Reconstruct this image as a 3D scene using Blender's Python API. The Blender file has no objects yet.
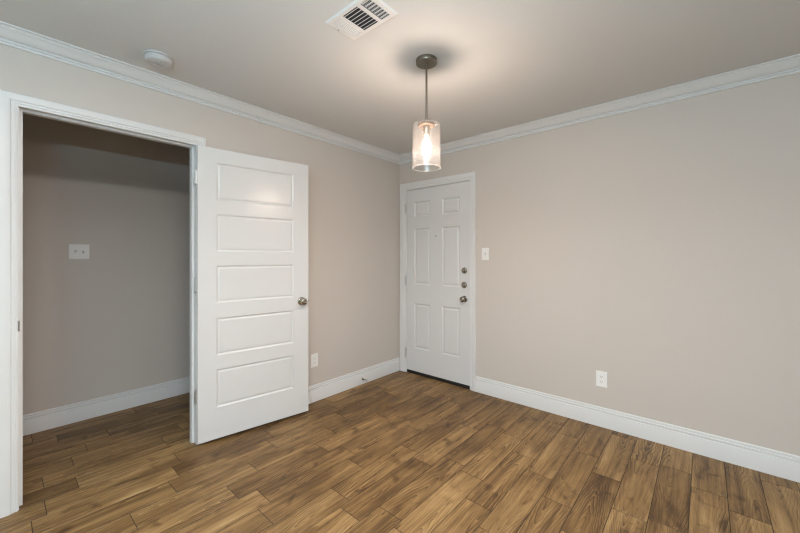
import bpy, bmesh, math, random
from mathutils import Vector, Matrix
random.seed(7)
S = bpy.context.scene
COL = S.collection
PI = math.pi

# ------------------------------------------------------------------ camera, world, lights, exposure
cam = bpy.data.cameras.new('camera')
cam.sensor_fit = 'HORIZONTAL'; cam.sensor_width = 36.0
cam.lens = 351.11 / 800 * 36.0
cam.shift_y = -9.5 / 800
cam.clip_start = 0.02
co = bpy.data.objects.new('camera', cam); COL.objects.link(co)
co.location = (2.6534, -3.0431, 1.2967)
co.rotation_euler = (PI / 2, 0, 0.7156)
S.camera = co

w = bpy.data.worlds.new('sky'); S.world = w; w.use_nodes = True
bg = w.node_tree.nodes['Background']
bg.inputs[0].default_value = (0.62, 0.78, 1.0, 1); bg.inputs[1].default_value = 1.0

def light(name, kind, loc, energy, color, size=None, rot=None, size_y=None):
    l = bpy.data.lights.new(name, kind); l.energy = energy; l.color = color
    if kind == 'AREA':
        l.shape = 'RECTANGLE' if size_y else 'DISK'
        l.size = size
        if size_y: l.size_y = size_y
    else:
        l.shadow_soft_size = size
    o = bpy.data.objects.new(name, l); COL.objects.link(o); o.location = loc
    if rot: o.rotation_euler = rot
    return o
# added light just under the ceiling, in place of flash bounced off it
light('ceiling_bounce_light', 'AREA', (2.25, -2.85, 2.41), 55, (1.0, 0.91, 0.86), 0.8)
# daylight through the rear window
light('window_daylight', 'AREA', (2.2, -5.62, 1.45), 27, (0.60, 0.90, 1.0), 2.6, (PI / 2, 0, 0), 1.5)
# upward light added behind the camera to brighten the ceiling like bounced flash
light('added_uplight', 'AREA', (2.8, -3.5, 1.75), 112, (0.60, 0.85, 1.0), 0.3, (PI, 0, 0))

VS = S.view_settings
VS.view_transform = 'Standard'; VS.look = 'None'; VS.exposure = 0.04; VS.gamma = 1.0
VS.use_curve_mapping = False
S.cycles.filter_width = 1.25

# ------------------------------------------------------------------ materials
def new_mat(name):
    m = bpy.data.materials.new(name); m.use_nodes = True
    nt = m.node_tree; return m, nt, nt.nodes['Principled BSDF']

def paint(name, col, rough=0.5, bump=0.0, scale=160, spec=0.5, var=0.0):
    m, nt, b = new_mat(name)
    b.inputs['Base Color'].default_value = (*col, 1)
    b.inputs['Roughness'].default_value = rough
    b.inputs['Specular IOR Level'].default_value = spec
    tc = nt.nodes.new('ShaderNodeTexCoord')
    if var:
        n = nt.nodes.new('ShaderNodeTexNoise'); n.inputs['Scale'].default_value = 2.5; n.inputs['Detail'].default_value = 3
        nt.links.new(tc.outputs['Object'], n.inputs['Vector'])
        mx = nt.nodes.new('ShaderNodeMix'); mx.data_type = 'RGBA'
        mx.inputs['A'].default_value = (*[c * (1 - var) for c in col], 1)
        mx.inputs['B'].default_value = (*[min(1, c * (1 + var)) for c in col], 1)
        nt.links.new(n.outputs['Fac'], mx.inputs['Factor']); nt.links.new(mx.outputs['Result'], b.inputs['Base Color'])
    if bump:
        n = nt.nodes.new('ShaderNodeTexNoise'); n.inputs['Scale'].default_value = scale; n.inputs['Detail'].default_value = 2
        nt.links.new(tc.outputs['Object'], n.inputs['Vector'])
        bp = nt.nodes.new('ShaderNodeBump'); bp.inputs['Strength'].default_value = bump; bp.inputs['Distance'].default_value = 0.002
        nt.links.new(n.outputs['Fac'], bp.inputs['Height']); nt.links.new(bp.outputs['Normal'], b.inputs['Normal'])
    return m

def metal(name, col, rough=0.3):
    m, nt, b = new_mat(name)
    b.inputs['Metallic'].default_value = 1; b.inputs['Roughness'].default_value = rough
    tc = nt.nodes.new('ShaderNodeTexCoord'); n = nt.nodes.new('ShaderNodeTexNoise'); n.inputs['Scale'].default_value = 90
    mp = nt.nodes.new('ShaderNodeMapping'); mp.inputs['Scale'].default_value = (1, 1, 8)
    nt.links.new(tc.outputs['Object'], mp.inputs['Vector']); nt.links.new(mp.outputs['Vector'], n.inputs['Vector'])
    mx = nt.nodes.new('ShaderNodeMix'); mx.data_type = 'RGBA'
    mx.inputs['A'].default_value = (*[c * .88 for c in col], 1); mx.inputs['B'].default_value = (*[min(1, c * 1.1) for c in col], 1)
    nt.links.new(n.outputs['Fac'], mx.inputs['Factor']); nt.links.new(mx.outputs['Result'], b.inputs['Base Color'])
    return m

M_wall = paint('greige_wall_paint', (0.620, 0.568, 0.520), 0.6, 0.25, 170, 0.35, 0.012)
M_ceil = paint('ceiling_paint', (0.665, 0.665, 0.655), 0.9, 0.25, 120, 0.2, 0.01)
M_trim = paint('white_trim_paint', (0.735, 0.738, 0.735), 0.38, 0.0)
M_door = paint('white_door_paint', (0.70, 0.702, 0.70), 0.27, 0.05, 240)
M_plastic = paint('white_plastic', (0.87, 0.87, 0.86), 0.35)
M_dark = paint('dark_rubber', (0.012, 0.012, 0.012), 0.7)
M_slot = paint('dark_slot', (0.03, 0.03, 0.03), 0.8)
M_void = paint('duct_shade', (0.035, 0.04, 0.05), 0.8)  # near-black sheet colour stands in for the shade inside the duct
M_vent = paint('white_enamel', (0.78, 0.77, 0.76), 0.4)
M_detector = paint('aged_white_plastic', (0.56, 0.55, 0.54), 0.45)
M_nickel = metal('satin_nickel', (0.40, 0.365, 0.31), 0.2)
M_bronze = metal('dark_bronze', (0.16, 0.11, 0.075), 0.4)
M_canopy = metal('brushed_nickel', (0.235, 0.205, 0.165), 0.36)
M_hinge = metal('hinge_steel', (0.62, 0.61, 0.59), 0.42)
M_grey = paint('grey_plastic', (0.45, 0.45, 0.46), 0.5)

# wood-look tile
M_tile, nt, b = new_mat('wood_look_tile')
N = nt.nodes.new; L = nt.links.new
uv = N('ShaderNodeUVMap'); uv.uv_map = 'plank'
at = N('ShaderNodeAttribute'); at.attribute_name = 'plank_rand'
sep = N('ShaderNodeSeparateColor'); L(at.outputs['Color'], sep.inputs['Color'])
def math_node(op, a, b_=None, c=None):
    n = N('ShaderNodeMath'); n.operation = op
    for i, v in enumerate((a, b_, c)):
        if v is None: continue
        if hasattr(v, 'links'): L(v, n.inputs[i])
        else: n.inputs[i].default_value = v
    return n.outputs[0]
def noise(scale_xyz, detail, distort, wmul, rough=0.5):
    mp = N('ShaderNodeMapping'); mp.inputs['Scale'].default_value = scale_xyz
    L(uv.outputs['UV'], mp.inputs['Vector'])
    n = N('ShaderNodeTexNoise'); n.noise_dimensions = '4D'
    n.inputs['Scale'].default_value = 1; n.inputs['Detail'].default_value = detail
    n.inputs['Distortion'].default_value = distort; n.inputs['Roughness'].default_value = rough
    L(mp.outputs['Vector'], n.inputs['Vector'])
    L(math_node('MULTIPLY', sep.outputs[0], wmul), n.inputs['W'])
    return n.outputs['Fac']
sepuv = N('ShaderNodeSeparateXYZ'); L(uv.outputs['UV'], sepuv.inputs[0])
U, V = sepuv.outputs[0], sepuv.outputs[1]
# pointed cathedral arches: contour lines of a ridge running along the plank
dU = math_node('SUBTRACT', U, math_node('MULTIPLY_ADD', sep.outputs[2], 0.11, 0.02))
ridge = math_node('SQRT', math_node('MULTIPLY_ADD', math_node('MULTIPLY', dU, dU), 105.0, 0.006))
wob = noise((11, 3.4, 1), 2.0, 0.4, 61.0, 0.5)
field = math_node('ADD', math_node('ADD', ridge, math_node('MULTIPLY', V, 1.15)), math_node('MULTIPLY', wob, 0.62))
field = math_node('MULTIPLY', field, math_node('MULTIPLY_ADD', sep.outputs[1], 6.0, 4.5))
saw = math_node('FRACT', field)
darkvein = math_node('POWER', saw, 5.0)
lightvein = math_node('POWER', math_node('SUBTRACT', 1.0, saw), 9.0)
ringmask = noise((8, 2.4, 1), 1, 0.3, 29.0)
rm = N('ShaderNodeMapRange'); L(ringmask, rm.inputs['Value'])
rm.inputs['From Min'].default_value = 0.40; rm.inputs['From Max'].default_value = 0.66
veins = math_node('SUBTRACT', math_node('MULTIPLY', lightvein, 0.26), math_node('MULTIPLY', darkvein, 0.46))
veins = math_node('MULTIPLY', veins, math_node('MULTIPLY_ADD', rm.outputs[0], 0.9, 0.12))
fibre = noise((190, 7, 1), 4, 0.1, 17.0, 0.65)
patch = noise((8.5, 2.6, 1), 4, 0.8, 93.0, 0.55)
streak = noise((48, 1.5, 1), 3, 0.6, 37.0, 0.6)
knot = noise((8, 5, 1), 2, 1.4, 11.0)
knot = math_node('MAXIMUM', math_node('SUBTRACT', knot, 0.60), 0.0)
tone = math_node('ADD', veins, math_node('MULTIPLY', fibre, 0.30))
tone = math_node('ADD', tone, math_node('MULTIPLY', patch, 0.85))
tone = math_node('ADD', tone, math_node('MULTIPLY', streak, 0.80))
tone = math_node('SUBTRACT', tone, math_node('MULTIPLY', knot, 1.6))
tone = math_node('ADD', tone, math_node('MULTIPLY_ADD', sep.outputs[0], 0.18, -0.615))
cr = N('ShaderNodeValToRGB'); L(tone, cr.inputs['Fac'])
e = cr.color_ramp.elements
e[0].position = 0.12; e[0].color = (0.058, 0.031, 0.013, 1)
e[1].position = 0.85; e[1].color = (0.47, 0.32, 0.155, 1)
for p, c in ((0.30, (0.130, 0.071, 0.027, 1)), (0.46, (0.225, 0.131, 0.052, 1)), (0.62, (0.325, 0.20, 0.084, 1))):
    k = e.new(p); k.color = c
L(cr.outputs['Color'], b.inputs['Base Color'])
b.inputs['Roughness'].default_value = 0.45
b.inputs['Specular IOR Level'].default_value = 0.28
bp = N('ShaderNodeBump'); bp.inputs['Strength'].default_value = 0.12; bp.inputs['Distance'].default_value = 0.001
L(fibre, bp.inputs['Height']); L(bp.outputs['Normal'], b.inputs['Normal'])
M_grout = paint('dark_grout', (0.035, 0.024, 0.014), 0.9)

# clear glass (thin, lets lamp light through)
def glass(name, haze, col=(1, 1, 1)):
    m = bpy.data.materials.new(name); m.use_nodes = True; nt = m.node_tree; nt.nodes.clear()
    out = nt.nodes.new('ShaderNodeOutputMaterial'); tr = nt.nodes.new('ShaderNodeBsdfTransparent'); gl = nt.nodes.new('ShaderNodeBsdfGlossy')
    tl = nt.nodes.new('ShaderNodeBsdfTranslucent'); lw = nt.nodes.new('ShaderNodeLayerWeight'); lw.inputs['Blend'].default_value = 0.5
    pw = nt.nodes.new('ShaderNodeMath'); pw.operation = 'POWER'; pw.inputs[1].default_value = 4.0
    fr = nt.nodes.new('ShaderNodeMath'); fr.operation = 'MULTIPLY_ADD'; fr.inputs[1].default_value = 0.6; fr.inputs[2].default_value = 0.05
    nt.links.new(lw.outputs['Facing'], pw.inputs[0]); nt.links.new(pw.outputs[0], fr.inputs[0])
    tr.inputs['Color'].default_value = (*col, 1); gl.inputs['Roughness'].default_value = 0.03
    tl.inputs['Color'].default_value = (0.95, 0.92, 0.9, 1)
    m1 = nt.nodes.new('ShaderNodeMixShader'); m2 = nt.nodes.new('ShaderNodeMixShader'); m1.inputs[0].default_value = haze
    nt.links.new(tr.outputs[0], m1.inputs[1]); nt.links.new(tl.outputs[0], m1.inputs[2])
    nt.links.new(fr.outputs[0], m2.inputs[0]); nt.links.new(m1.outputs[0], m2.inputs[1]); nt.links.new(gl.outputs[0], m2.inputs[2])
    nt.links.new(m2.outputs[0], out.inputs[0]); return m
M_glass = glass('shade_glass', 0.0085)
M_rim = glass('polished_rim_glass', 0.014)
M_bulbglass = glass('bulb_glass', 0.03, (1, 0.97, 0.93))
M_pane = glass('window_glass', 0.0)
def emit(name, col, s):
    m, nt, b = new_mat(name); b.inputs['Base Color'].default_value = (*col, 1)
    b.inputs['Emission Color'].default_value = (*col, 1); b.inputs['Emission Strength'].default_value = s; return m
M_bulb = emit('lit_bulb', (1.0, 0.86, 0.70), 10)
M_fil = emit('lit_filament', (1.0, 0.82, 0.6), 90)

# ------------------------------------------------------------------ helpers
def obj(name, bm, mat, parent=None, loc=(0, 0, 0), rot=None, smooth=False, label=None):
    bmesh.ops.recalc_face_normals(bm, faces=bm.faces)
    me = bpy.data.meshes.new(name); bm.to_mesh(me); bm.free()
    mats = mat if isinstance(mat, (list, tuple)) else [mat]
    for m in mats: me.materials.append(m)
    if smooth:
        for p in me.polygons: p.use_smooth = True
        me.set_sharp_from_angle(angle=math.radians(38))
    o = bpy.data.objects.new(name, me); COL.objects.link(o)
    o.location = loc
    if rot: o.rotation_euler = rot
    if parent: o.parent = parent
    if label: o['label'] = label
    return o
def thing(name, label, cat, loc=(0, 0, 0), rot=None, group=None, kind=None):
    o = bpy.data.objects.new(name, None); o.empty_display_size = 0.05; COL.objects.link(o); o.location = loc
    if rot: o.rotation_euler = rot
    return tag(o, label, cat, group, kind)
def tag(o, label, cat, group=None, kind=None):
    o['label'] = label; o['category'] = cat
    if group: o['group'] = group
    if kind: o['kind'] = kind
    return o
def box(bm, a, b_, mi=0):
    x0, y0, z0 = [min(p, q) for p, q in zip(a, b_)]; x1, y1, z1 = [max(p, q) for p, q in zip(a, b_)]
    v = [bm.verts.new(c) for c in ((x0,y0,z0),(x1,y0,z0),(x1,y1,z0),(x0,y1,z0),(x0,y0,z1),(x1,y0,z1),(x1,y1,z1),(x0,y1,z1))]
    fs = [bm.faces.new([v[i] for i in q]) for q in ((0,3,2,1),(4,5,6,7),(0,1,5,4),(1,2,6,5),(2,3,7,6),(3,0,4,7))]
    for f in fs: f.material_index = mi
    return v, fs
def bbox(a, b_, bev=0.0, seg=2):
    bm = bmesh.new(); box(bm, a, b_)
    if bev: bmesh.ops.bevel(bm, geom=bm.edges[:], offset=bev, segments=seg, affect='EDGES', profile=0.5)
    return bm
def lathe(bm, prof, n=32, M=Matrix.Identity(4), close=True):
    """prof: list of (r, h), turned about local +z then transformed by M"""
    rings = []
    for r, h in prof:
        if r < 1e-6: rings.append([bm.verts.new(M @ Vector((0, 0, h)))])
        else: rings.append([bm.verts.new(M @ Vector((r*math.cos(2*PI*i/n), r*math.sin(2*PI*i/n), h))) for i in range(n)])
    for A, B in zip(rings, rings[1:]):
        if len(A) == 1 and len(B) == 1: continue
        for i in range(n):
            j = (i+1) % n
            if len(A) == 1: bm.faces.new((A[0], B[j], B[i]))
            elif len(B) == 1: bm.faces.new((A[i], A[j], B[0]))
            else: bm.faces.new((A[i], A[j], B[j], B[i]))
    if close:
        for R_ in (rings[0], rings[-1]):
            if len(R_) > 1: bm.faces.new(R_)
    return bm
def sweep(bm, prof, p0, p1, out, up, m0=0.0, m1=0.0):
    """Straight moulding from p0 to p1. prof: closed list of (d, h): d along out, h along up. m0/m1: mitre shift along the run per unit of d (or (kd,kh))."""
    p0 = Vector(p0); p1 = Vector(p1); out = Vector(out); up = Vector(up); d = (p1 - p0).normalized()
    m0 = m0 if isinstance(m0, tuple) else (m0, 0); m1 = m1 if isinstance(m1, tuple) else (m1, 0)
    A = [bm.verts.new(p0 + out*a + up*h + d*(m0[0]*a + m0[1]*h)) for a, h in prof]
    B = [bm.verts.new(p1 + out*a + up*h - d*(m1[0]*a + m1[1]*h)) for a, h in prof]
    n = len(prof)
    for i in range(n): bm.faces.new((A[i], A[(i+1) % n], B[(i+1) % n], B[i]))
    bm.faces.new(A[::-1]); bm.faces.new(B)
AX_X = Matrix.Rotation(PI/2, 4, 'Y'); AX_NY = Matrix.Rotation(PI/2, 4, 'X')   # z -> +x ; z -> -y

# ------------------------------------------------------------------ dimensions
H = 2.4365; XR = 4.5; YR = -5.4
WT = 0.122                                  # partition thickness
OY0, OY1, OZ = -2.966, -2.137, 2.073        # finished opening in the left wall
XH = -1.0888; HY0, HY1 = -4.6, -0.55        # hallway beyond the opening
DX0, DX1, DZ = 0.1086, 0.9124, 2.045        # front door slab

# ------------------------------------------------------------------ floor: staggered wood-look planks
def build_floor():
    bm = bmesh.new(); uvl = bm.loops.layers.uv.new('plank'); cl = bm.loops.layers.float_color.new('plank_rand')
    W, Lp, g = 0.1523, 0.6, 0.0015
    joints = {-6:-2.755,-4:-2.64,-3:-2.725,-2:-2.866,-1:-2.737,0:-2.875,1:-2.93,2:-1.79,3:-2.0,4:-2.188,5:-2.09,6:-2.16,7:-1.808,
              8:-1.872,9:-1.735,10:-1.19,11:-1.384,13:-1.097,14:-0.68,15:-0.956,16:-0.32,17:-0.464,18:-0.58,12:-1.52,-5:-2.5}
    rnd = random.Random(21)
    x0f, x1f, y0f, y1f = XH - 0.06, XR + 0.03, YR - 0.03, 0.0
    k0 = int(math.floor((x0f - 0.003) / W)); k1 = int(math.ceil((x1f - 0.003) / W))
    for k in range(k0, k1):
        xa, xb = 0.003 + W*k, 0.003 + W*(k+1)
        off = joints.get(k, rnd.uniform(-0.6, 0))
        j = math.floor((y0f - off) / Lp)
        while off + j*Lp < y1f:
            ya, yb = off + j*Lp, off + (j+1)*Lp
            cx0, cx1, cy0, cy1 = max(xa, x0f) + g, min(xb, x1f) - g, max(ya, y0f) + g, min(yb, y1f) - g
            j += 1
            r = (rnd.random(), rnd.random(), rnd.random(), 1)
            flip = rnd.random() < 0.5
            if cx1 - cx0 < 0.004 or cy1 - cy0 < 0.004: continue
            c = 0.0012
            top = [bm.verts.new(p) for p in ((cx0+c,cy0+c,0),(cx1-c,cy0+c,0),(cx1-c,cy1-c,0),(cx0+c,cy1-c,0))]
            bot = [bm.verts.new(p) for p in ((cx0,cy0,-0.0012),(cx1,cy0,-0.0012),(cx1,cy1,-0.0012),(cx0,cy1,-0.0012))]
            fs = [bm.faces.new(top)] + [bm.faces.new((bot[i], bot[(i+1)%4], top[(i+1)%4], top[i])) for i in range(4)]
            for f in fs:
                for lp in f.loops:
                    u, v = lp.vert.co.x - xa, lp.vert.co.y - ya
                    if flip: u, v = W - u, Lp - v
                    lp[uvl].uv = (u, v); lp[cl] = r
    _, fs = box(bm, (x0f - .05, y0f - .05, -0.06), (x1f + .05, y1f + 0.14, -0.0015), 1)
    o = obj('floor', bm, [M_tile, M_grout])
    return tag(o, 'brown wood-look plank tile floor running from the hallway to the right wall', 'floor', kind='structure')
build_floor()

def struct(name, bm, mat, label, cat, **k):
    return tag(obj(name, bm, mat, **k), label, cat, kind='structure')

# ------------------------------------------------------------------ room shell
struct('ceiling', bbox((XH - .12, YR - .12, H), (XR + .12, 0.15, H + .1)), M_ceil, 'pale grey flat ceiling above the whole room', 'ceiling')
JT = 0.019
bm = bmesh.new()
box(bm, (-WT, YR, 0), (0, OY0 - JT, H)); box(bm, (-WT, OY1 + JT, 0), (0, 0.0, H)); box(bm, (-WT, OY0 - JT, OZ + JT), (0, OY1 + JT, H))
struct('wall_left', bm, M_wall, 'greige left wall with the doorway to the hallway', 'wall')
bm = bmesh.new(); FJ = 0.022
box(bm, (-WT, 0, 0), (DX0 - FJ, 0.14, H)); box(bm, (DX1 + FJ, 0, 0), (XR, 0.14, H)); box(bm, (DX0 - FJ, 0, DZ + FJ), (DX1 + FJ, 0.14, H))
struct('wall_back', bm, M_wall, 'greige wall holding the closed front door, running to the right edge', 'wall')
struct('wall_right', bbox((XR, YR, 0), (XR + .12, 0.14, H)), M_wall, 'greige side wall out of frame on the right', 'wall')
WX0, WX1, WZ0, WZ1 = 0.9, 3.5, 0.7, 2.2
bm = bmesh.new()
box(bm, (-WT, YR - .14, 0), (WX0, YR, H)); box(bm, (WX1, YR - .14, 0), (XR + .12, YR, H))
box(bm, (WX0, YR - .14, 0), (WX1, YR, WZ0)); box(bm, (WX0, YR - .14, WZ1), (WX1, YR, H))
struct('wall_rear', bm, M_wall, 'greige wall with a window behind the camera', 'wall')
bm = bmesh.new(); f = .05
box(bm, (WX0, YR-.10, WZ0), (WX0+f, YR-.05, WZ1)); box(bm, (WX1-f, YR-.10, WZ0), (WX1, YR-.05, WZ1))
box(bm, (WX0+f, YR-.10, WZ0), (WX1-f, YR-.05, WZ0+f)); box(bm, (WX0+f, YR-.10, WZ1-f), (WX1-f, YR-.05, WZ1))
box(bm, ((WX0+WX1)/2-.03, YR-.10, WZ0+f), ((WX0+WX1)/2+.03, YR-.05, WZ1-f))
win = struct('window_1', bm, M_trim, 'white framed window in the wall behind the camera', 'window')
for xa, xb in ((WX0+f, (WX0+WX1)/2-.03), ((WX0+WX1)/2+.03, WX1-f)):
    obj('pane', bbox((xa, YR-.077, WZ0+f), (xb, YR-.073, WZ1-f)), M_pane, win)
struct('wall_hall', bbox((XH - .12, HY0, 0), (XH, HY1, H)), M_wall, 'greige hallway wall seen through the open doorway', 'wall')
struct('wall_hall_far', bbox((XH - .12, HY1, 0), (-WT, HY1 + .12, H)), M_wall, 'greige wall closing the hallway beyond the open door', 'wall')
struct('wall_hall_near', bbox((XH - .12, HY0 - .12, 0), (-WT, HY0, H)), M_wall, 'greige wall closing the hallway at its near end', 'wall')

# ------------------------------------------------------------------ baseboards
BH = 0.147
base_prof = [(0, 0), (.0155, 0), (.0155, .105), (.0145, .1075), (.0085, .109), (.0085, .1125), (.0120, .1145), (.0130, .120), (.0115, .1265), (.0065, .1285), (.0065, .1320), (.0085, .1335), (.0085, .1400), (.0060, .1455), (.003, BH), (0, BH)]
CW = 0.064                                  # casing width
bm = bmesh.new()
sweep(bm, base_prof, (0, OY1 + .005 + CW - .0095, 0), (0, 0, 0), (1, 0, 0), (0, 0, 1), 0, 1)
struct('baseboard_left', bm, M_trim, 'white moulded baseboard along the left wall behind the open door', 'baseboard', smooth=True)
bm = bmesh.new(); sweep(bm, base_prof, (0, YR, 0), (0, OY0 - .005 - CW, 0), (1, 0, 0), (0, 0, 1), 1, 0)
struct('baseboard_near', bm, M_trim, 'white baseboard left of the doorway, out of frame', 'baseboard', smooth=True)
bm = bmesh.new(); sweep(bm, base_prof, (.9825, 0, 0), (XR, 0, 0), (0, -1, 0), (0, 0, 1), 0, 1)
struct('baseboard_back', bm, M_trim, 'long white moulded baseboard right of the front door', 'baseboard', smooth=True)
bm = bmesh.new(); sweep(bm, base_prof, (XR, 0, 0), (XR, YR, 0), (-1, 0, 0), (0, 0, 1), 1, 1)
struct('baseboard_right', bm, M_trim, 'white baseboard on the side wall out of frame', 'baseboard', smooth=True)
bm = bmesh.new(); sweep(bm, base_prof, (XH, HY0, 0), (XH, HY1, 0), (1, 0, 0), (0, 0, 1), 0, 0)
struct('baseboard_hall', bm, M_trim, 'white moulded baseboard in the hallway seen through the doorway', 'baseboard', smooth=True)

# ------------------------------------------------------------------ crown moulding
PC, DC = 0.087, 0.0755
def crown_profile():
    p = [(0, 0), (0, -DC), (.009, -DC), (.0105, -DC + .003), (.009, -.0655), (.005, -.0640), (.005, -.0610), (.0135, -.0605), (.0150, -.0570), (.0135, -.0530), (.0105, -.0520), (.0105, -.0495), (.017, -.0490)]
    for i in range(1, 10):                      # ogee face
        t = i / 9
        d = .017 + t * .050
        h = -.049 + .034 * (.35 * t + .65 * .5 * (1 - math.cos(PI * t)))
        p.append((d, h))
    p += [(.067, -.0110), (.0715, -.0105), (.0715, -.0075), (PC, -.0070), (PC, 0)]
    return p
cp = crown_profile()
bm = bmesh.new(); sweep(bm, cp, (0, YR, H), (0, 0, H), (1, 0, 0), (0, 0, 1), 1, 1)
struct('trim_1', bm, M_trim, 'white crown moulding along the top of the left wall', 'crown moulding', smooth=True)
bm = bmesh.new(); sweep(bm, cp, (0, 0, H), (XR, 0, H), (0, -1, 0), (0, 0, 1), 1, 1)
struct('trim_2', bm, M_trim, 'white crown moulding along the top of the wall with the front door', 'crown moulding', smooth=True)
bm = bmesh.new(); sweep(bm, cp, (XR, 0, H), (XR, YR, H), (-1, 0, 0), (0, 0, 1), 1, 1)
struct('trim_3', bm, M_trim, 'white crown moulding on the side wall out of frame', 'crown moulding', smooth=True)
bm = bmesh.new(); sweep(bm, cp, (XR, YR, H), (0, YR, H), (0, 1, 0), (0, 0, 1), 1, 1)
struct('trim_4', bm, M_trim, 'white crown moulding on the wall behind the camera', 'crown moulding', smooth=True)

# ------------------------------------------------------------------ casings
def casing(w):
    # (s across the width from the inner edge, depth)
    return [(0, 0), (0, .005), (.003, .0075), (.009, .0080), (.0105, .0065), (.0125, .0065), (.0135, .0105), (.0205, .0110), (.0222, .0090), (.0245, .0090), (.0260, .0130), (.031, .0155), (w - .003, .0155), (w, .0125), (w, 0)]
def casing_set(bm, pt, inner0, inner1, top, w0, w1, wt, out, along):
    """pt(a) gives a wall point for coordinate a along the wall; mitred legs and head"""
    out = Vector(out); al = Vector(along)
    # legs: d=across width, h=depth ; mitre at top: run extends by the width
    sweep(bm, casing(w0), pt(inner0, 0), pt(inner0, top), -al, out, 0, -wt / w0)
    sweep(bm, casing(w1), pt(inner1, 0), pt(inner1, top), al, out, 0, -wt / w1)
    sweep(bm, casing(wt), pt(inner0, top), pt(inner1, top), Vector((0, 0, 1)), out, -w0 / wt, -w1 / wt)
bm = bmesh.new()
casing_set(bm, lambda a, z: (0, a, z), OY0 - .004, OY1 + .004, OZ - .006, .064, .056, .062, (1, 0, 0), (0, 1, 0))
struct('trim_5', bm, M_trim, 'white casing around the doorway to the hallway', 'door casing', smooth=True)
bm = bmesh.new()
casing_set(bm, lambda a, z: (-WT, a, z), OY0 - .004, OY1 + .004, OZ + .004, .06, .06, .06, (-1, 0, 0), (0, 1, 0))
struct('trim_6', bm, M_trim, 'white casing on the hallway side of the doorway', 'door casing', smooth=True)
bm = bmesh.new()
casing_set(bm, lambda a, z: (a, 0, z), DX0 - .004, DX1 + .004, DZ + .006, .088, .0655, .072, (0, -1, 0), (1, 0, 0))
struct('trim_7', bm, M_trim, 'white casing around the closed front door', 'door casing', smooth=True)
# jamb of the hallway doorway with its stop strips
bm = bmesh.new()
box(bm, (-WT, OY0 - JT, 0), (0, OY0, OZ)); box(bm, (-WT, OY1, 0), (0, OY1 + JT, OZ)); box(bm, (-WT, OY0 - JT, OZ), (0, OY1 + JT, OZ + JT))
s0, s1, st = -.080, -.042, .014
box(bm, (s0, OY0, 0), (s1, OY0 + st, OZ - st)); box(bm, (s0, OY1 - st, 0), (s1, OY1, OZ - st)); box(bm, (s0, OY0, OZ - st), (s1, OY1, OZ))
jamb = struct('trim_8', bm, M_trim, 'white jamb and stop lining the doorway to the hallway', 'door jamb')
# strike plate on the latch jamb
bm = bmesh.new(); box(bm, (-.036, OY0, .914), (.0035, OY0 + .0014, .972)); box(bm, (-.0005, OY0 - .008, .918), (.0035, OY0 + .0014, .968))
strike = obj('strike_plate', bm, M_nickel, jamb, label='dark metal strike plate on the latch jamb')
obj('latch_hole', bbox((-.028, OY0 + .0009, .93), (-.010, OY0 + .0017, .957)), M_slot, strike)
# jamb of the front door
bm = bmesh.new()
box(bm, (DX0 - FJ, 0, 0), (DX0 - .003, .14, DZ + .003)); box(bm, (DX1 + .003, 0, 0), (DX1 + FJ, .14, DZ + .003)); box(bm, (DX0 - FJ, 0, DZ + .003), (DX1 + FJ, .14, DZ + FJ))
box(bm, (DX0 - .003, .055, 0), (DX0 + .014, .14, DZ + .003)); box(bm, (DX1 - .014, .055, 0), (DX1 + .003, .14, DZ + .003)); box(bm, (DX0 + .014, .055, DZ - .014), (DX1 - .014, .14, DZ + .003))
fj = struct('trim_9', bm, M_trim, 'white jamb framing the closed front door', 'door jamb')
obj('threshold', bbox((DX0 - .003, .012, 0), (DX1 + .003, .16, .012)), M_dark, fj, label='dark threshold under the front door')

# ------------------------------------------------------------------ doors
def panel_slab(W_, H_, T, panels, prof):
    """slab x 0..W, z 0..H, front face at y=0 (towards -y), back at y=T. prof: rings (inset, depth)"""
    bm = bmesh.new()
    xs = sorted({0, W_} | {p[0] for p in panels} | {p[1] for p in panels})
    zs = sorted({0, H_} | {p[2] for p in panels} | {p[3] for p in panels})
    def is_panel(xa, xb, za, zb):
        cx, cz = (xa + xb) / 2, (za + zb) / 2
        return any(p[0] < cx < p[1] and p[2] < cz < p[3] for p in panels)
    V = {}
    def v(x, z):
        k = (round(x, 5), round(z, 5))
        if k not in V: V[k] = bm.verts.new((x, 0, z))
        return V[k]
    for xa, xb in zip(xs, xs[1:]):
        for za, zb in zip(zs, zs[1:]):
            if is_panel(xa, xb, za, zb): continue
            bm.faces.new((v(xa, za), v(xb, za), v(xb, zb), v(xa, zb)))
    for (xa, xb, za, zb) in panels:
        ring = [v(xa, za), v(xb, za), v(xb, zb), v(xa, zb)]
        for ins, dep in prof:
            nr = [bm.verts.new(c) for c in ((xa+ins, dep, za+ins), (xb-ins, dep, za+ins), (xb-ins, dep, zb-ins), (xa+ins, dep, zb-ins))]
            for i in range(4): bm.faces.new((ring[i], ring[(i+1)%4], nr[(i+1)%4], nr[i]))
            ring = nr
        bm.faces.new(ring)
    edge = [(x, 0) for x in xs] + [(W_, z) for z in zs[1:]] + [(x, H_) for x in xs[::-1][1:]] + [(0, z) for z in zs[::-1][1:-1]]
    bk = [bm.verts.new((x, T, z)) for x, z in edge]
    n = len(edge)
    for i in range(n):
        a, c = edge[i], edge[(i+1) % n]
        bm.faces.new((v(*a), v(*c), bk[(i+1) % n], bk[i]))
    bm.faces.new(bk)
    return bm

def knob_part(parent, loc, name='door_knob', label='satin nickel round door knob'):
    k = lathe(bmesh.new(), [(.0, 0), (.032, 0), (.033, .002), (.031, .006), (.025, .009), (.012, .011), (.011, .018), (.0115, .026), (.016, .029), (.023, .033),
                            (.0275, .040), (.0285, .047), (.027, .054), (.0235, .059), (.017, .0625), (.013, .0632), (.012, .0625), (0, .0622)], 36, AX_NY)
    return obj(name, k, M_nickel, parent, loc, smooth=True, label=label)

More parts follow.
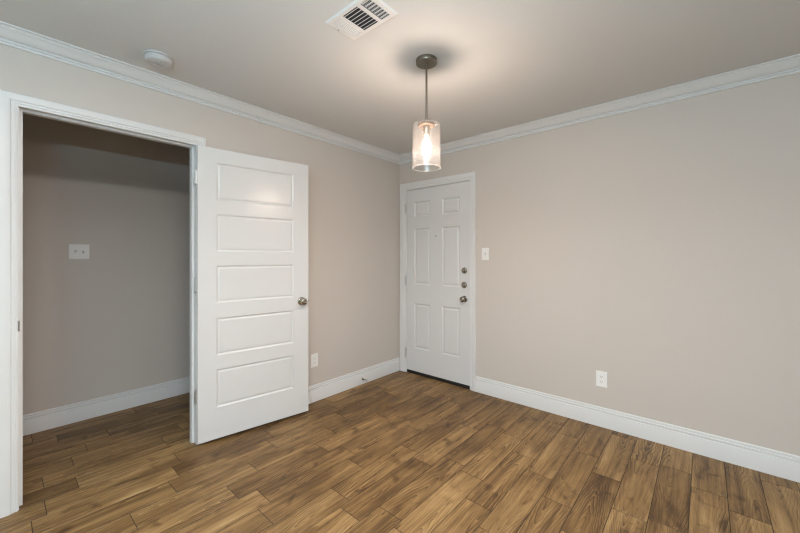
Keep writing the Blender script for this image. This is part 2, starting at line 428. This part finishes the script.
# front door (closed) ------------------------------------------------
z0d = 0.032; y0d = 0.006
front = thing('door_1', 'closed white six-panel front door with two deadbolts above a round knob', 'door', (DX0, y0d, 0), kind='structure')
xl, xr_ = (0.105, 0.320), (0.475, 0.690)
rows = ((0.286, 0.783), (0.994, 1.610), (1.738, 1.905))
pans = [(a, c, z_ - z0d, t_ - z0d) for z_, t_ in rows for a, c in (xl, xr_)]
slab = panel_slab(DX1 - DX0, DZ - z0d, .044, pans, [(.003, .0035), (.011, .009), (.016, .0095), (.030, .004), (.033, .0035)])
obj('slab', slab, M_door, front, (0, 0, z0d))
obj('door_sweep', bbox((.002, -.004, .003), (DX1 - DX0 - .002, .030, z0d)), M_dark, front, label='black rubber sweep along the bottom of the door')
knob_part(front, (.853 - DX0, 0, .880))
def deadbolt(parent, loc, label, thumb):
    d = lathe(bmesh.new(), [(0, 0), (.0305, 0), (.0315, .003), (.030, .010), (.026, .0135), (.020, .0145), (0, .0150)], 36, AX_NY)
    o = obj('deadbolt', d, M_nickel, parent, loc, smooth=True, label=label)
    if thumb:
        t = bbox((-.006, -.032, -.019), (.006, -.014, .019), .003); obj('thumb_turn', t, M_nickel, o, smooth=True)
    else:
        t = lathe(bmesh.new(), [(0, .014), (.0125, .014), (.0125, .0185), (.0105, .020), (0, .020)], 24, AX_NY); obj('lock_cylinder', t, M_nickel, o, smooth=True)
        obj('keyhole', bbox((-.0012, -.0206, -.005), (.0012, -.0195, .005)), M_slot, o)
    return o
deadbolt(front, (.852 - DX0, 0, 1.163), 'upper satin nickel deadbolt', True)
deadbolt(front, (.850 - DX0, 0, 1.020), 'lower satin nickel deadbolt', True)
p = lathe(bmesh.new(), [(0, 0), (.0075, 0), (.0075, .002), (.0045, .003), (.004, .0018), (0, .0016)], 20, AX_NY)
obj('peephole', p, M_nickel, front, (.5045 - DX0, 0, 1.518), smooth=True)
def hinge(parent, loc, mat, leaf_dir, face_n, hlen=.10):
    """vertical knuckle with finial tips and one visible leaf"""
    bm = bmesh.new()
    for i in range(5):
        za = -hlen/2 + i*hlen/5
        lathe(bm, [(0, za+.0004), (.0062, za+.0004), (.0066, za+.0016), (.0066, za+hlen/5-.0016), (.0062, za+hlen/5-.0004), (0, za+hlen/5-.0004)], 16)
    for s in (-1, 1):
        lathe(bm, [(0, s*hlen/2), (.0055, s*hlen/2), (.0055, s*(hlen/2+.003)), (.003, s*(hlen/2+.006)), (0, s*(hlen/2+.0065))], 14)
    o = obj('hinge', bm, mat, parent, loc, smooth=True)
    a = Vector(leaf_dir); n = Vector(face_n); bm = bmesh.new()
    p0 = Vector((0, 0, -hlen/2)); p1 = a*.030 + n*.0022 + Vector((0, 0, hlen/2))
    box(bm, p0, p1); obj('hinge_leaf', bm, mat, o)
    return o
for z in (1.842, 1.036, 0.225):
    hinge(front, (-.006, -.0245, z), M_hinge, (0, 1, 0), (1, 0, 0)).scale = (1.2, 1.2, 1)

# interior door (swung wide open against the left wall) --------------
hx, hy, ex, ey = .045, -2.143, .164, -1.339
ang = math.atan2(ey - hy, ex - hx)
DW, DHt = .812, 2.038
inner = thing('door_2', 'open white five-panel interior door swung back against the left wall', 'door', (hx, hy, 0), (0, 0, ang), kind='structure')
# local x runs hinge -> latch, the visible face looks along local -y
rows = ((.238, .505), (.603, .867), (.973, 1.236), (1.334, 1.598), (1.696, 1.960))
pans = [(.117, .684, a - .02, c - .02) for a, c in rows]
slab = panel_slab(DW, DHt, .035, pans, [(.0025, .003), (.010, .0068), (.014, .0068), (.022, .0038), (.026, .0035)])
obj('slab', slab, M_door, inner, (0, 0, .02))
knob_part(inner, (DW - .062, 0, .936))
bm = lathe(bmesh.new(), [(0, 0), (.032, 0), (.031, .006), (.012, .010), (.0115, .026), (.023, .033), (.0285, .047), (.0235, .059), (0, .062)], 28, Matrix.Rotation(-PI/2, 4, 'X'))
obj('door_knob', bm, M_nickel, inner, (DW - .062, .035, .936), smooth=True)
bm = bmesh.new(); box(bm, (DW - .0005, .006, .905), (DW + .0012, .029, .962)); box(bm, (DW, .011, .926), (DW + .009, .024, .945))
obj('latch', bm, M_nickel, inner, label='metal latch on the free edge')
for z in (1.846, 1.100, .342):
    hinge(inner, (-.0095, .029, z), M_hinge, (1, 0, 0), (0, -1, 0), .09).scale = (.9, .9, 1)

# ------------------------------------------------------------------ pendant lamp
px, py = 1.436, -1.409
pend = thing('pendant_light', 'lit pendant lamp with clear glass cylinder shade hanging from the ceiling', 'pendant lamp', (px, py, H))
obj('canopy', lathe(bmesh.new(), [(0, 0), (.0615, 0), (.0615, -.019), (.060, -.022), (.012, -.0235), (0, -.0235)], 48), M_canopy, pend, smooth=True)
zt = 2.064 - H; zb = 1.812 - H
obj('rod', lathe(bmesh.new(), [(0, -.0235), (.009, -.0235), (.009, -.036), (.0062, -.039), (.0062, zt + .032), (.010, zt + .030), (.011, zt + .006), (0, zt + .006)], 24), M_canopy, pend, smooth=True)
cap = obj('shade_cap', lathe(bmesh.new(), [(0, zt + .008), (.022, zt + .008), (.046, zt + .002), (.049, zt - .002), (.049, zt - .010), (.046, zt - .013), (0, zt - .013)], 40), M_bronze, pend, smooth=True)
for a in (0.5, 0.5 + 2*PI/3, 0.5 + 4*PI/3):
    m = Matrix.Rotation(a, 4, 'Z') @ AX_X
    obj('set_screw', lathe(bmesh.new(), [(0, .047), (.0025, .047), (.0025, .060), (.005, .0605), (.005, .068), (0, .069)], 14, m @ Matrix.Translation((-(zt - .006), 0, 0))), M_nickel, cap, smooth=True)
RS = .082
obj('glass_shade', lathe(bmesh.new(), [(.050, zt), (RS - .006, zt), (RS - .002, zt - .002), (RS, zt - .007), (RS, zb + .001), (RS - .001, zb), (RS - .003, zb), (RS - .004, zb + .001),
                                     (RS - .004, zt - .007), (RS - .006, zt - .004), (.050, zt - .004), (.050, zt)], 64, close=False), M_glass, pend, smooth=True, label='clear glass cylinder shade')
bm = bmesh.new(); lathe(bm, [(RS - .002 + .0032*math.cos(2*PI*i/12), zb + .0030*math.sin(2*PI*i/12)) for i in range(13)], 64, close=False); bmesh.ops.remove_doubles(bm, verts=bm.verts[:], dist=1e-6)
obj('glass_rim', bm, M_rim, pend, smooth=True, label='polished lower rim of the glass shade')
obj('socket', lathe(bmesh.new(), [(0, zt - .013), (.019, zt - .013), (.019, zt - .062), (.0175, zt - .066), (0, zt - .066)], 28), M_canopy, pend, smooth=True)
bulb_prof = [(0, zt - .064), (.0135, zt - .066), (.0145, zt - .078), (.019, zt - .092), (.026, zt - .110), (.0295, zt - .128), (.0300, zt - .142), (.0275, zt - .158), (.021, zt - .171), (.011, zt - .179), (0, zt - .181)]
bulb = obj('bulb', lathe(bmesh.new(), bulb_prof, 32), M_bulbglass, pend, smooth=True, label='glowing clear bulb')
bm = bmesh.new()
for i in range(4):
    a = i * PI / 2
    c, s = math.cos(a) * .010, math.sin(a) * .010
    lathe(bm, [(0, zt - .088), (.0025, zt - .088), (.0028, zt - .155), (0, zt - .155)], 8, Matrix.Translation((c, s, 0)))
lathe(bm, [(0, zt - .070), (.005, zt - .070), (.004, zt - .088), (0, zt - .088)], 10)
obj('filament', bm, M_fil, bulb, label='glowing filament')
light('pendant_bulb_light', 'POINT', (px, py, H + zt - .128), 16.5, (1.0, 0.81, 0.70), .028)
sp = light('pendant_downlight', 'SPOT', (px, py, H + zt - .130), 42, (1.0, 0.83, 0.72), .026)
sp.data.spot_size = math.radians(178); sp.data.spot_blend = 1.0

# ------------------------------------------------------------------ ceiling air vent
vx0, vx1, vy0, vy1 = 1.260, 1.570, -1.998, -1.808
vcx, vcy = (vx0 + vx1) / 2, (vy0 + vy1) / 2
vent = thing('air_vent', 'white rectangular ceiling air register with louvres beside the pendant lamp', 'air vent', (vcx, vcy, H))
hw, hh = (vx1 - vx0) / 2, (vy1 - vy0) / 2
banks = [(-.126, -.071), (-.049, .049), (.071, .126)]; iy = .069
def frame_mesh():
    bm = bmesh.new()
    xs = [-hw + .008, -.126, -.071, -.049, .049, .071, .126, hw - .008]; ys = [-hh + .008, -iy, iy, hh - .008]
    for zz in (-.0065, -.0052):
        g = [[bm.verts.new((x, y, zz)) for y in ys] for x in xs]
        for i in range(7):
            for j in range(3):
                if j == 1 and i in (1, 3, 5): continue
                bm.faces.new((g[i][j], g[i+1][j], g[i+1][j+1], g[i][j+1]))
        if zz == -.0065: G = g
        else:
            for i in (1, 3, 5):
                q = [(i, 1), (i+1, 1), (i+1, 2), (i, 2)]
                for a in range(4):
                    (a0, b0), (a1, b1) = q[a], q[(a+1) % 4]
                    bm.faces.new((G[a0][b0], G[a1][b1], g[a1][b1], g[a0][b0]))
    o4 = [bm.verts.new((x, y, 0)) for x, y in ((-hw, -hh), (hw, -hh), (hw, hh), (-hw, hh))]
    i4 = [bm.verts.new((x, y, -.0065)) for x, y in ((-hw+.008, -hh+.008), (hw-.008, -hh+.008), (hw-.008, hh-.008), (-hw+.008, hh-.008))]
    for a in range(4): bm.faces.new((o4[a], o4[(a+1)%4], i4[(a+1)%4], i4[a]))
    return bm
obj('frame', frame_mesh(), M_vent, vent)
obj('duct_shade_sheet', bbox((-.130, -iy - .004, -.0006), (.130, iy + .004, -.0001)), M_void, vent, label='dark sheet for the shaded duct behind the louvres')
def slat(bx, tilt, along, length, name='louver', wd=.0085):
    bm = bmesh.new(); v, _ = box(bm, (-wd/2, -length/2, -.0004), (wd/2, length/2, .0004))
    bmesh.ops.rotate(bm, verts=bm.verts[:], cent=(0, 0, 0), matrix=Matrix.Rotation(tilt, 3, 'Y'))
    if along == 'x': bmesh.ops.rotate(bm, verts=bm.verts[:], cent=(0, 0, 0), matrix=Matrix.Rotation(PI/2, 3, 'Z'))
    return obj(name, bm, M_vent, vent, bx)
def bank(x0, x1, n, tilt): 
    for i in range(n):
        slat((x0 + (i + .5) * (x1 - x0) / n, 0, -.0042), tilt, 'y', 2*iy, wd=.0052)
bank(banks[0][0], banks[0][1], 6, math.radians(-24))
bank(banks[2][0], banks[2][1], 6, math.radians(38))
for i in range(7):
    slat((0, -iy + (i + .5) * 2*iy/7, -.0045), math.radians(-32), 'x', .098)
for i in range(7):
    obj('damper_blade', bbox((banks[2][0], -iy + (i + .35)*2*iy/7, -.0016), (banks[2][1], -iy + (i + .75)*2*iy/7, -.0010)), M_vent, vent)
obj('damper_lever', bbox((-.146, -.022, -.011), (-.138, -.017, -.006), .001), M_grey, vent)
for s in (-1, 1):
    obj('screw', lathe(bmesh.new(), [(0, -.006), (.0036, -.006), (.003, -.0078), (0, -.0082)], 12), M_vent, vent, (s*(hw - .016), 0, 0), smooth=True)

# ------------------------------------------------------------------ smoke detector
sx, sy = .306, -2.436
sm = thing('smoke_detector', 'round white smoke detector on the ceiling near the crown moulding', 'smoke detector', (sx, sy, H))
obj('base', lathe(bmesh.new(), [(0, 0), (.070, 0), (.071, -.004), (.070, -.009), (.062, -.010), (0, -.010)], 48), M_detector, sm, smooth=True)
obj('housing', lathe(bmesh.new(), [(0, -.0101), (.063, -.0101), (.066, -.013), (.0655, -.027), (.063, -.035), (.058, -.039), (.045, -.0415), (.0445, -.0405), (.040, -.0405), (.0395, -.042), (.026, -.0425), (.0255, -.0412), (.022, -.0412), (.0215, -.043), (0, -.0435)], 48), M_detector, sm, smooth=True)
obj('test_button', lathe(bmesh.new(), [(0, -.043), (.009, -.043), (.0085, -.0452), (0, -.0456)], 20), M_grey, sm, (.006, -.004, 0), smooth=True)
obj('indicator', lathe(bmesh.new(), [(0, -.0415), (.002, -.0415), (.0018, -.0432), (0, -.0434)], 10), M_slot, sm, (.033, .0, 0))

# ------------------------------------------------------------------ switches and outlets (local: plate in xz, facing -y)
def plate_bm(wd, ht, t=.0055):
    bm = bmesh.new(); box(bm, (-wd/2, -t, -ht/2), (wd/2, 0, ht/2))
    ed = [e for e in bm.edges if all(abs(v.co.y + t) < 1e-6 for v in e.verts)]
    bmesh.ops.bevel(bm, geom=ed, offset=.003, segments=3, affect='EDGES', profile=.6); return bm
def screw(parent, x, z, y=-.0055):
    return obj('screw', lathe(bmesh.new(), [(0, 0), (.0032, 0), (.0028, .0010), (0, .0013)], 12, AX_NY), M_plastic, parent, (x, y, z), smooth=True)
def toggle(parent, x, up=1):
    s = obj('switch_slot', bbox((x - .0055, -.0062, -.0125), (x + .0055, -.0053, .0125)), M_grey, parent)
    bm = bmesh.new(); box(bm, (-.0042, -.016, -.005), (.0042, 0, .005)); bmesh.ops.bevel(bm, geom=bm.edges[:], offset=.0015, segments=2, affect='EDGES')
    obj('toggle', bm, M_plastic, parent, (x, -.005, up*.004), (-up*math.radians(28), 0, 0), smooth=True)
def socket_face(parent, zc):
    bm = bmesh.new(); pts = []
    for i in range(24):
        a = 2*PI*i/24; x = max(-.0145, min(.0145, .0175*math.cos(a))); z = max(-.0135, min(.0135, .0175*math.sin(a))); pts.append((x, z))
    A = [bm.verts.new((x, -.0050, zc + z)) for x, z in pts]; B = [bm.verts.new((x*.97, -.0068, zc + z*.97)) for x, z in pts]
    for i in range(24): bm.faces.new((A[i], A[(i+1)%24], B[(i+1)%24], B[i]))
    bm.faces.new(B); bmesh.ops.remove_doubles(bm, verts=bm.verts[:], dist=1e-5)
    o = obj('receptacle', bm, M_plastic, parent)
    for x, h in ((-.0063, .0042), (.0063, .0034)):
        obj('slot', bbox((x - .0011, -.0071, zc + .003 - h), (x + .0011, -.0066, zc + .003 + h)), M_slot, o)
    obj('ground_hole', lathe(bmesh.new(), [(0, .0066), (.0024, .0066), (.0024, .0071), (0, .0071)], 12, Matrix.Translation((0, 0, zc - .0085)) @ AX_NY), M_slot, o)

sw = thing('light_switch', 'single white toggle light switch just right of the front door', 'light switch', (1.081, 0, 1.325))
obj('plate', plate_bm(.071, .116), M_plastic, sw); toggle(sw, 0, -1); screw(sw, 0, .030); screw(sw, 0, -.030)

ow = thing('power_outlet', 'white duplex power outlet low on the wall right of the front door', 'power outlet', (2.055, 0, .362))
obj('plate', plate_bm(.075, .118), M_plastic, ow); socket_face(ow, .0195); socket_face(ow, -.0195); screw(ow, 0, 0)

ol = thing('power_outlet', 'white power outlet on the left wall beside the free edge of the open door', 'power outlet', (0, -1.166, .368), (0, 0, PI/2))
obj('plate', plate_bm(.075, .118), M_plastic, ol); socket_face(ol, .0195); socket_face(ol, -.0195); screw(ol, 0, 0)

sh = thing('light_switch', 'double white switch plate on the hallway wall seen through the doorway', 'light switch', (XH, -2.6105, 1.338), (0, 0, PI/2))
obj('plate', plate_bm(.121, .117), M_plastic, sh)
for x, u in ((-.023, -1), (.023, 1)):
    toggle(sh, x, u); screw(sh, x, .030); screw(sh, x, -.030)

# ------------------------------------------------------------------ spring door stop on the left baseboard
ds = thing('door_stop', 'small metal door stop with dark tip on the left baseboard', 'door stop', (.015, -.592, .052))
obj('base', lathe(bmesh.new(), [(0, 0), (.011, 0), (.011, .003), (.006, .006), (0, .006)], 20, AX_X), M_nickel, ds, smooth=True)
bm = bmesh.new(); turns, n, r0, wr = 16, 16*12, .0050, .0011
prev = None
for i in range(n + 1):
    t = i / n; a = 2*PI*turns*t
    c = Vector((.005 + t*.052, r0*math.cos(a), r0*math.sin(a)))
    rad = Vector((0, math.cos(a), math.sin(a))); ax = Vector((1, 0, 0))
    ring = [bm.verts.new(c + rad*wr*math.cos(2*PI*k/6) + ax*wr*math.sin(2*PI*k/6)) for k in range(6)]
    if prev:
        for k in range(6): bm.faces.new((prev[k], prev[(k+1)%6], ring[(k+1)%6], ring[k]))
    prev = ring
obj('spring', bm, M_nickel, ds, smooth=True)
obj('tip', lathe(bmesh.new(), [(0, .056), (.0075, .056), (.0085, .059), (.0085, .068), (.006, .072), (0, .0725)], 20, AX_X), M_grey, ds, smooth=True)
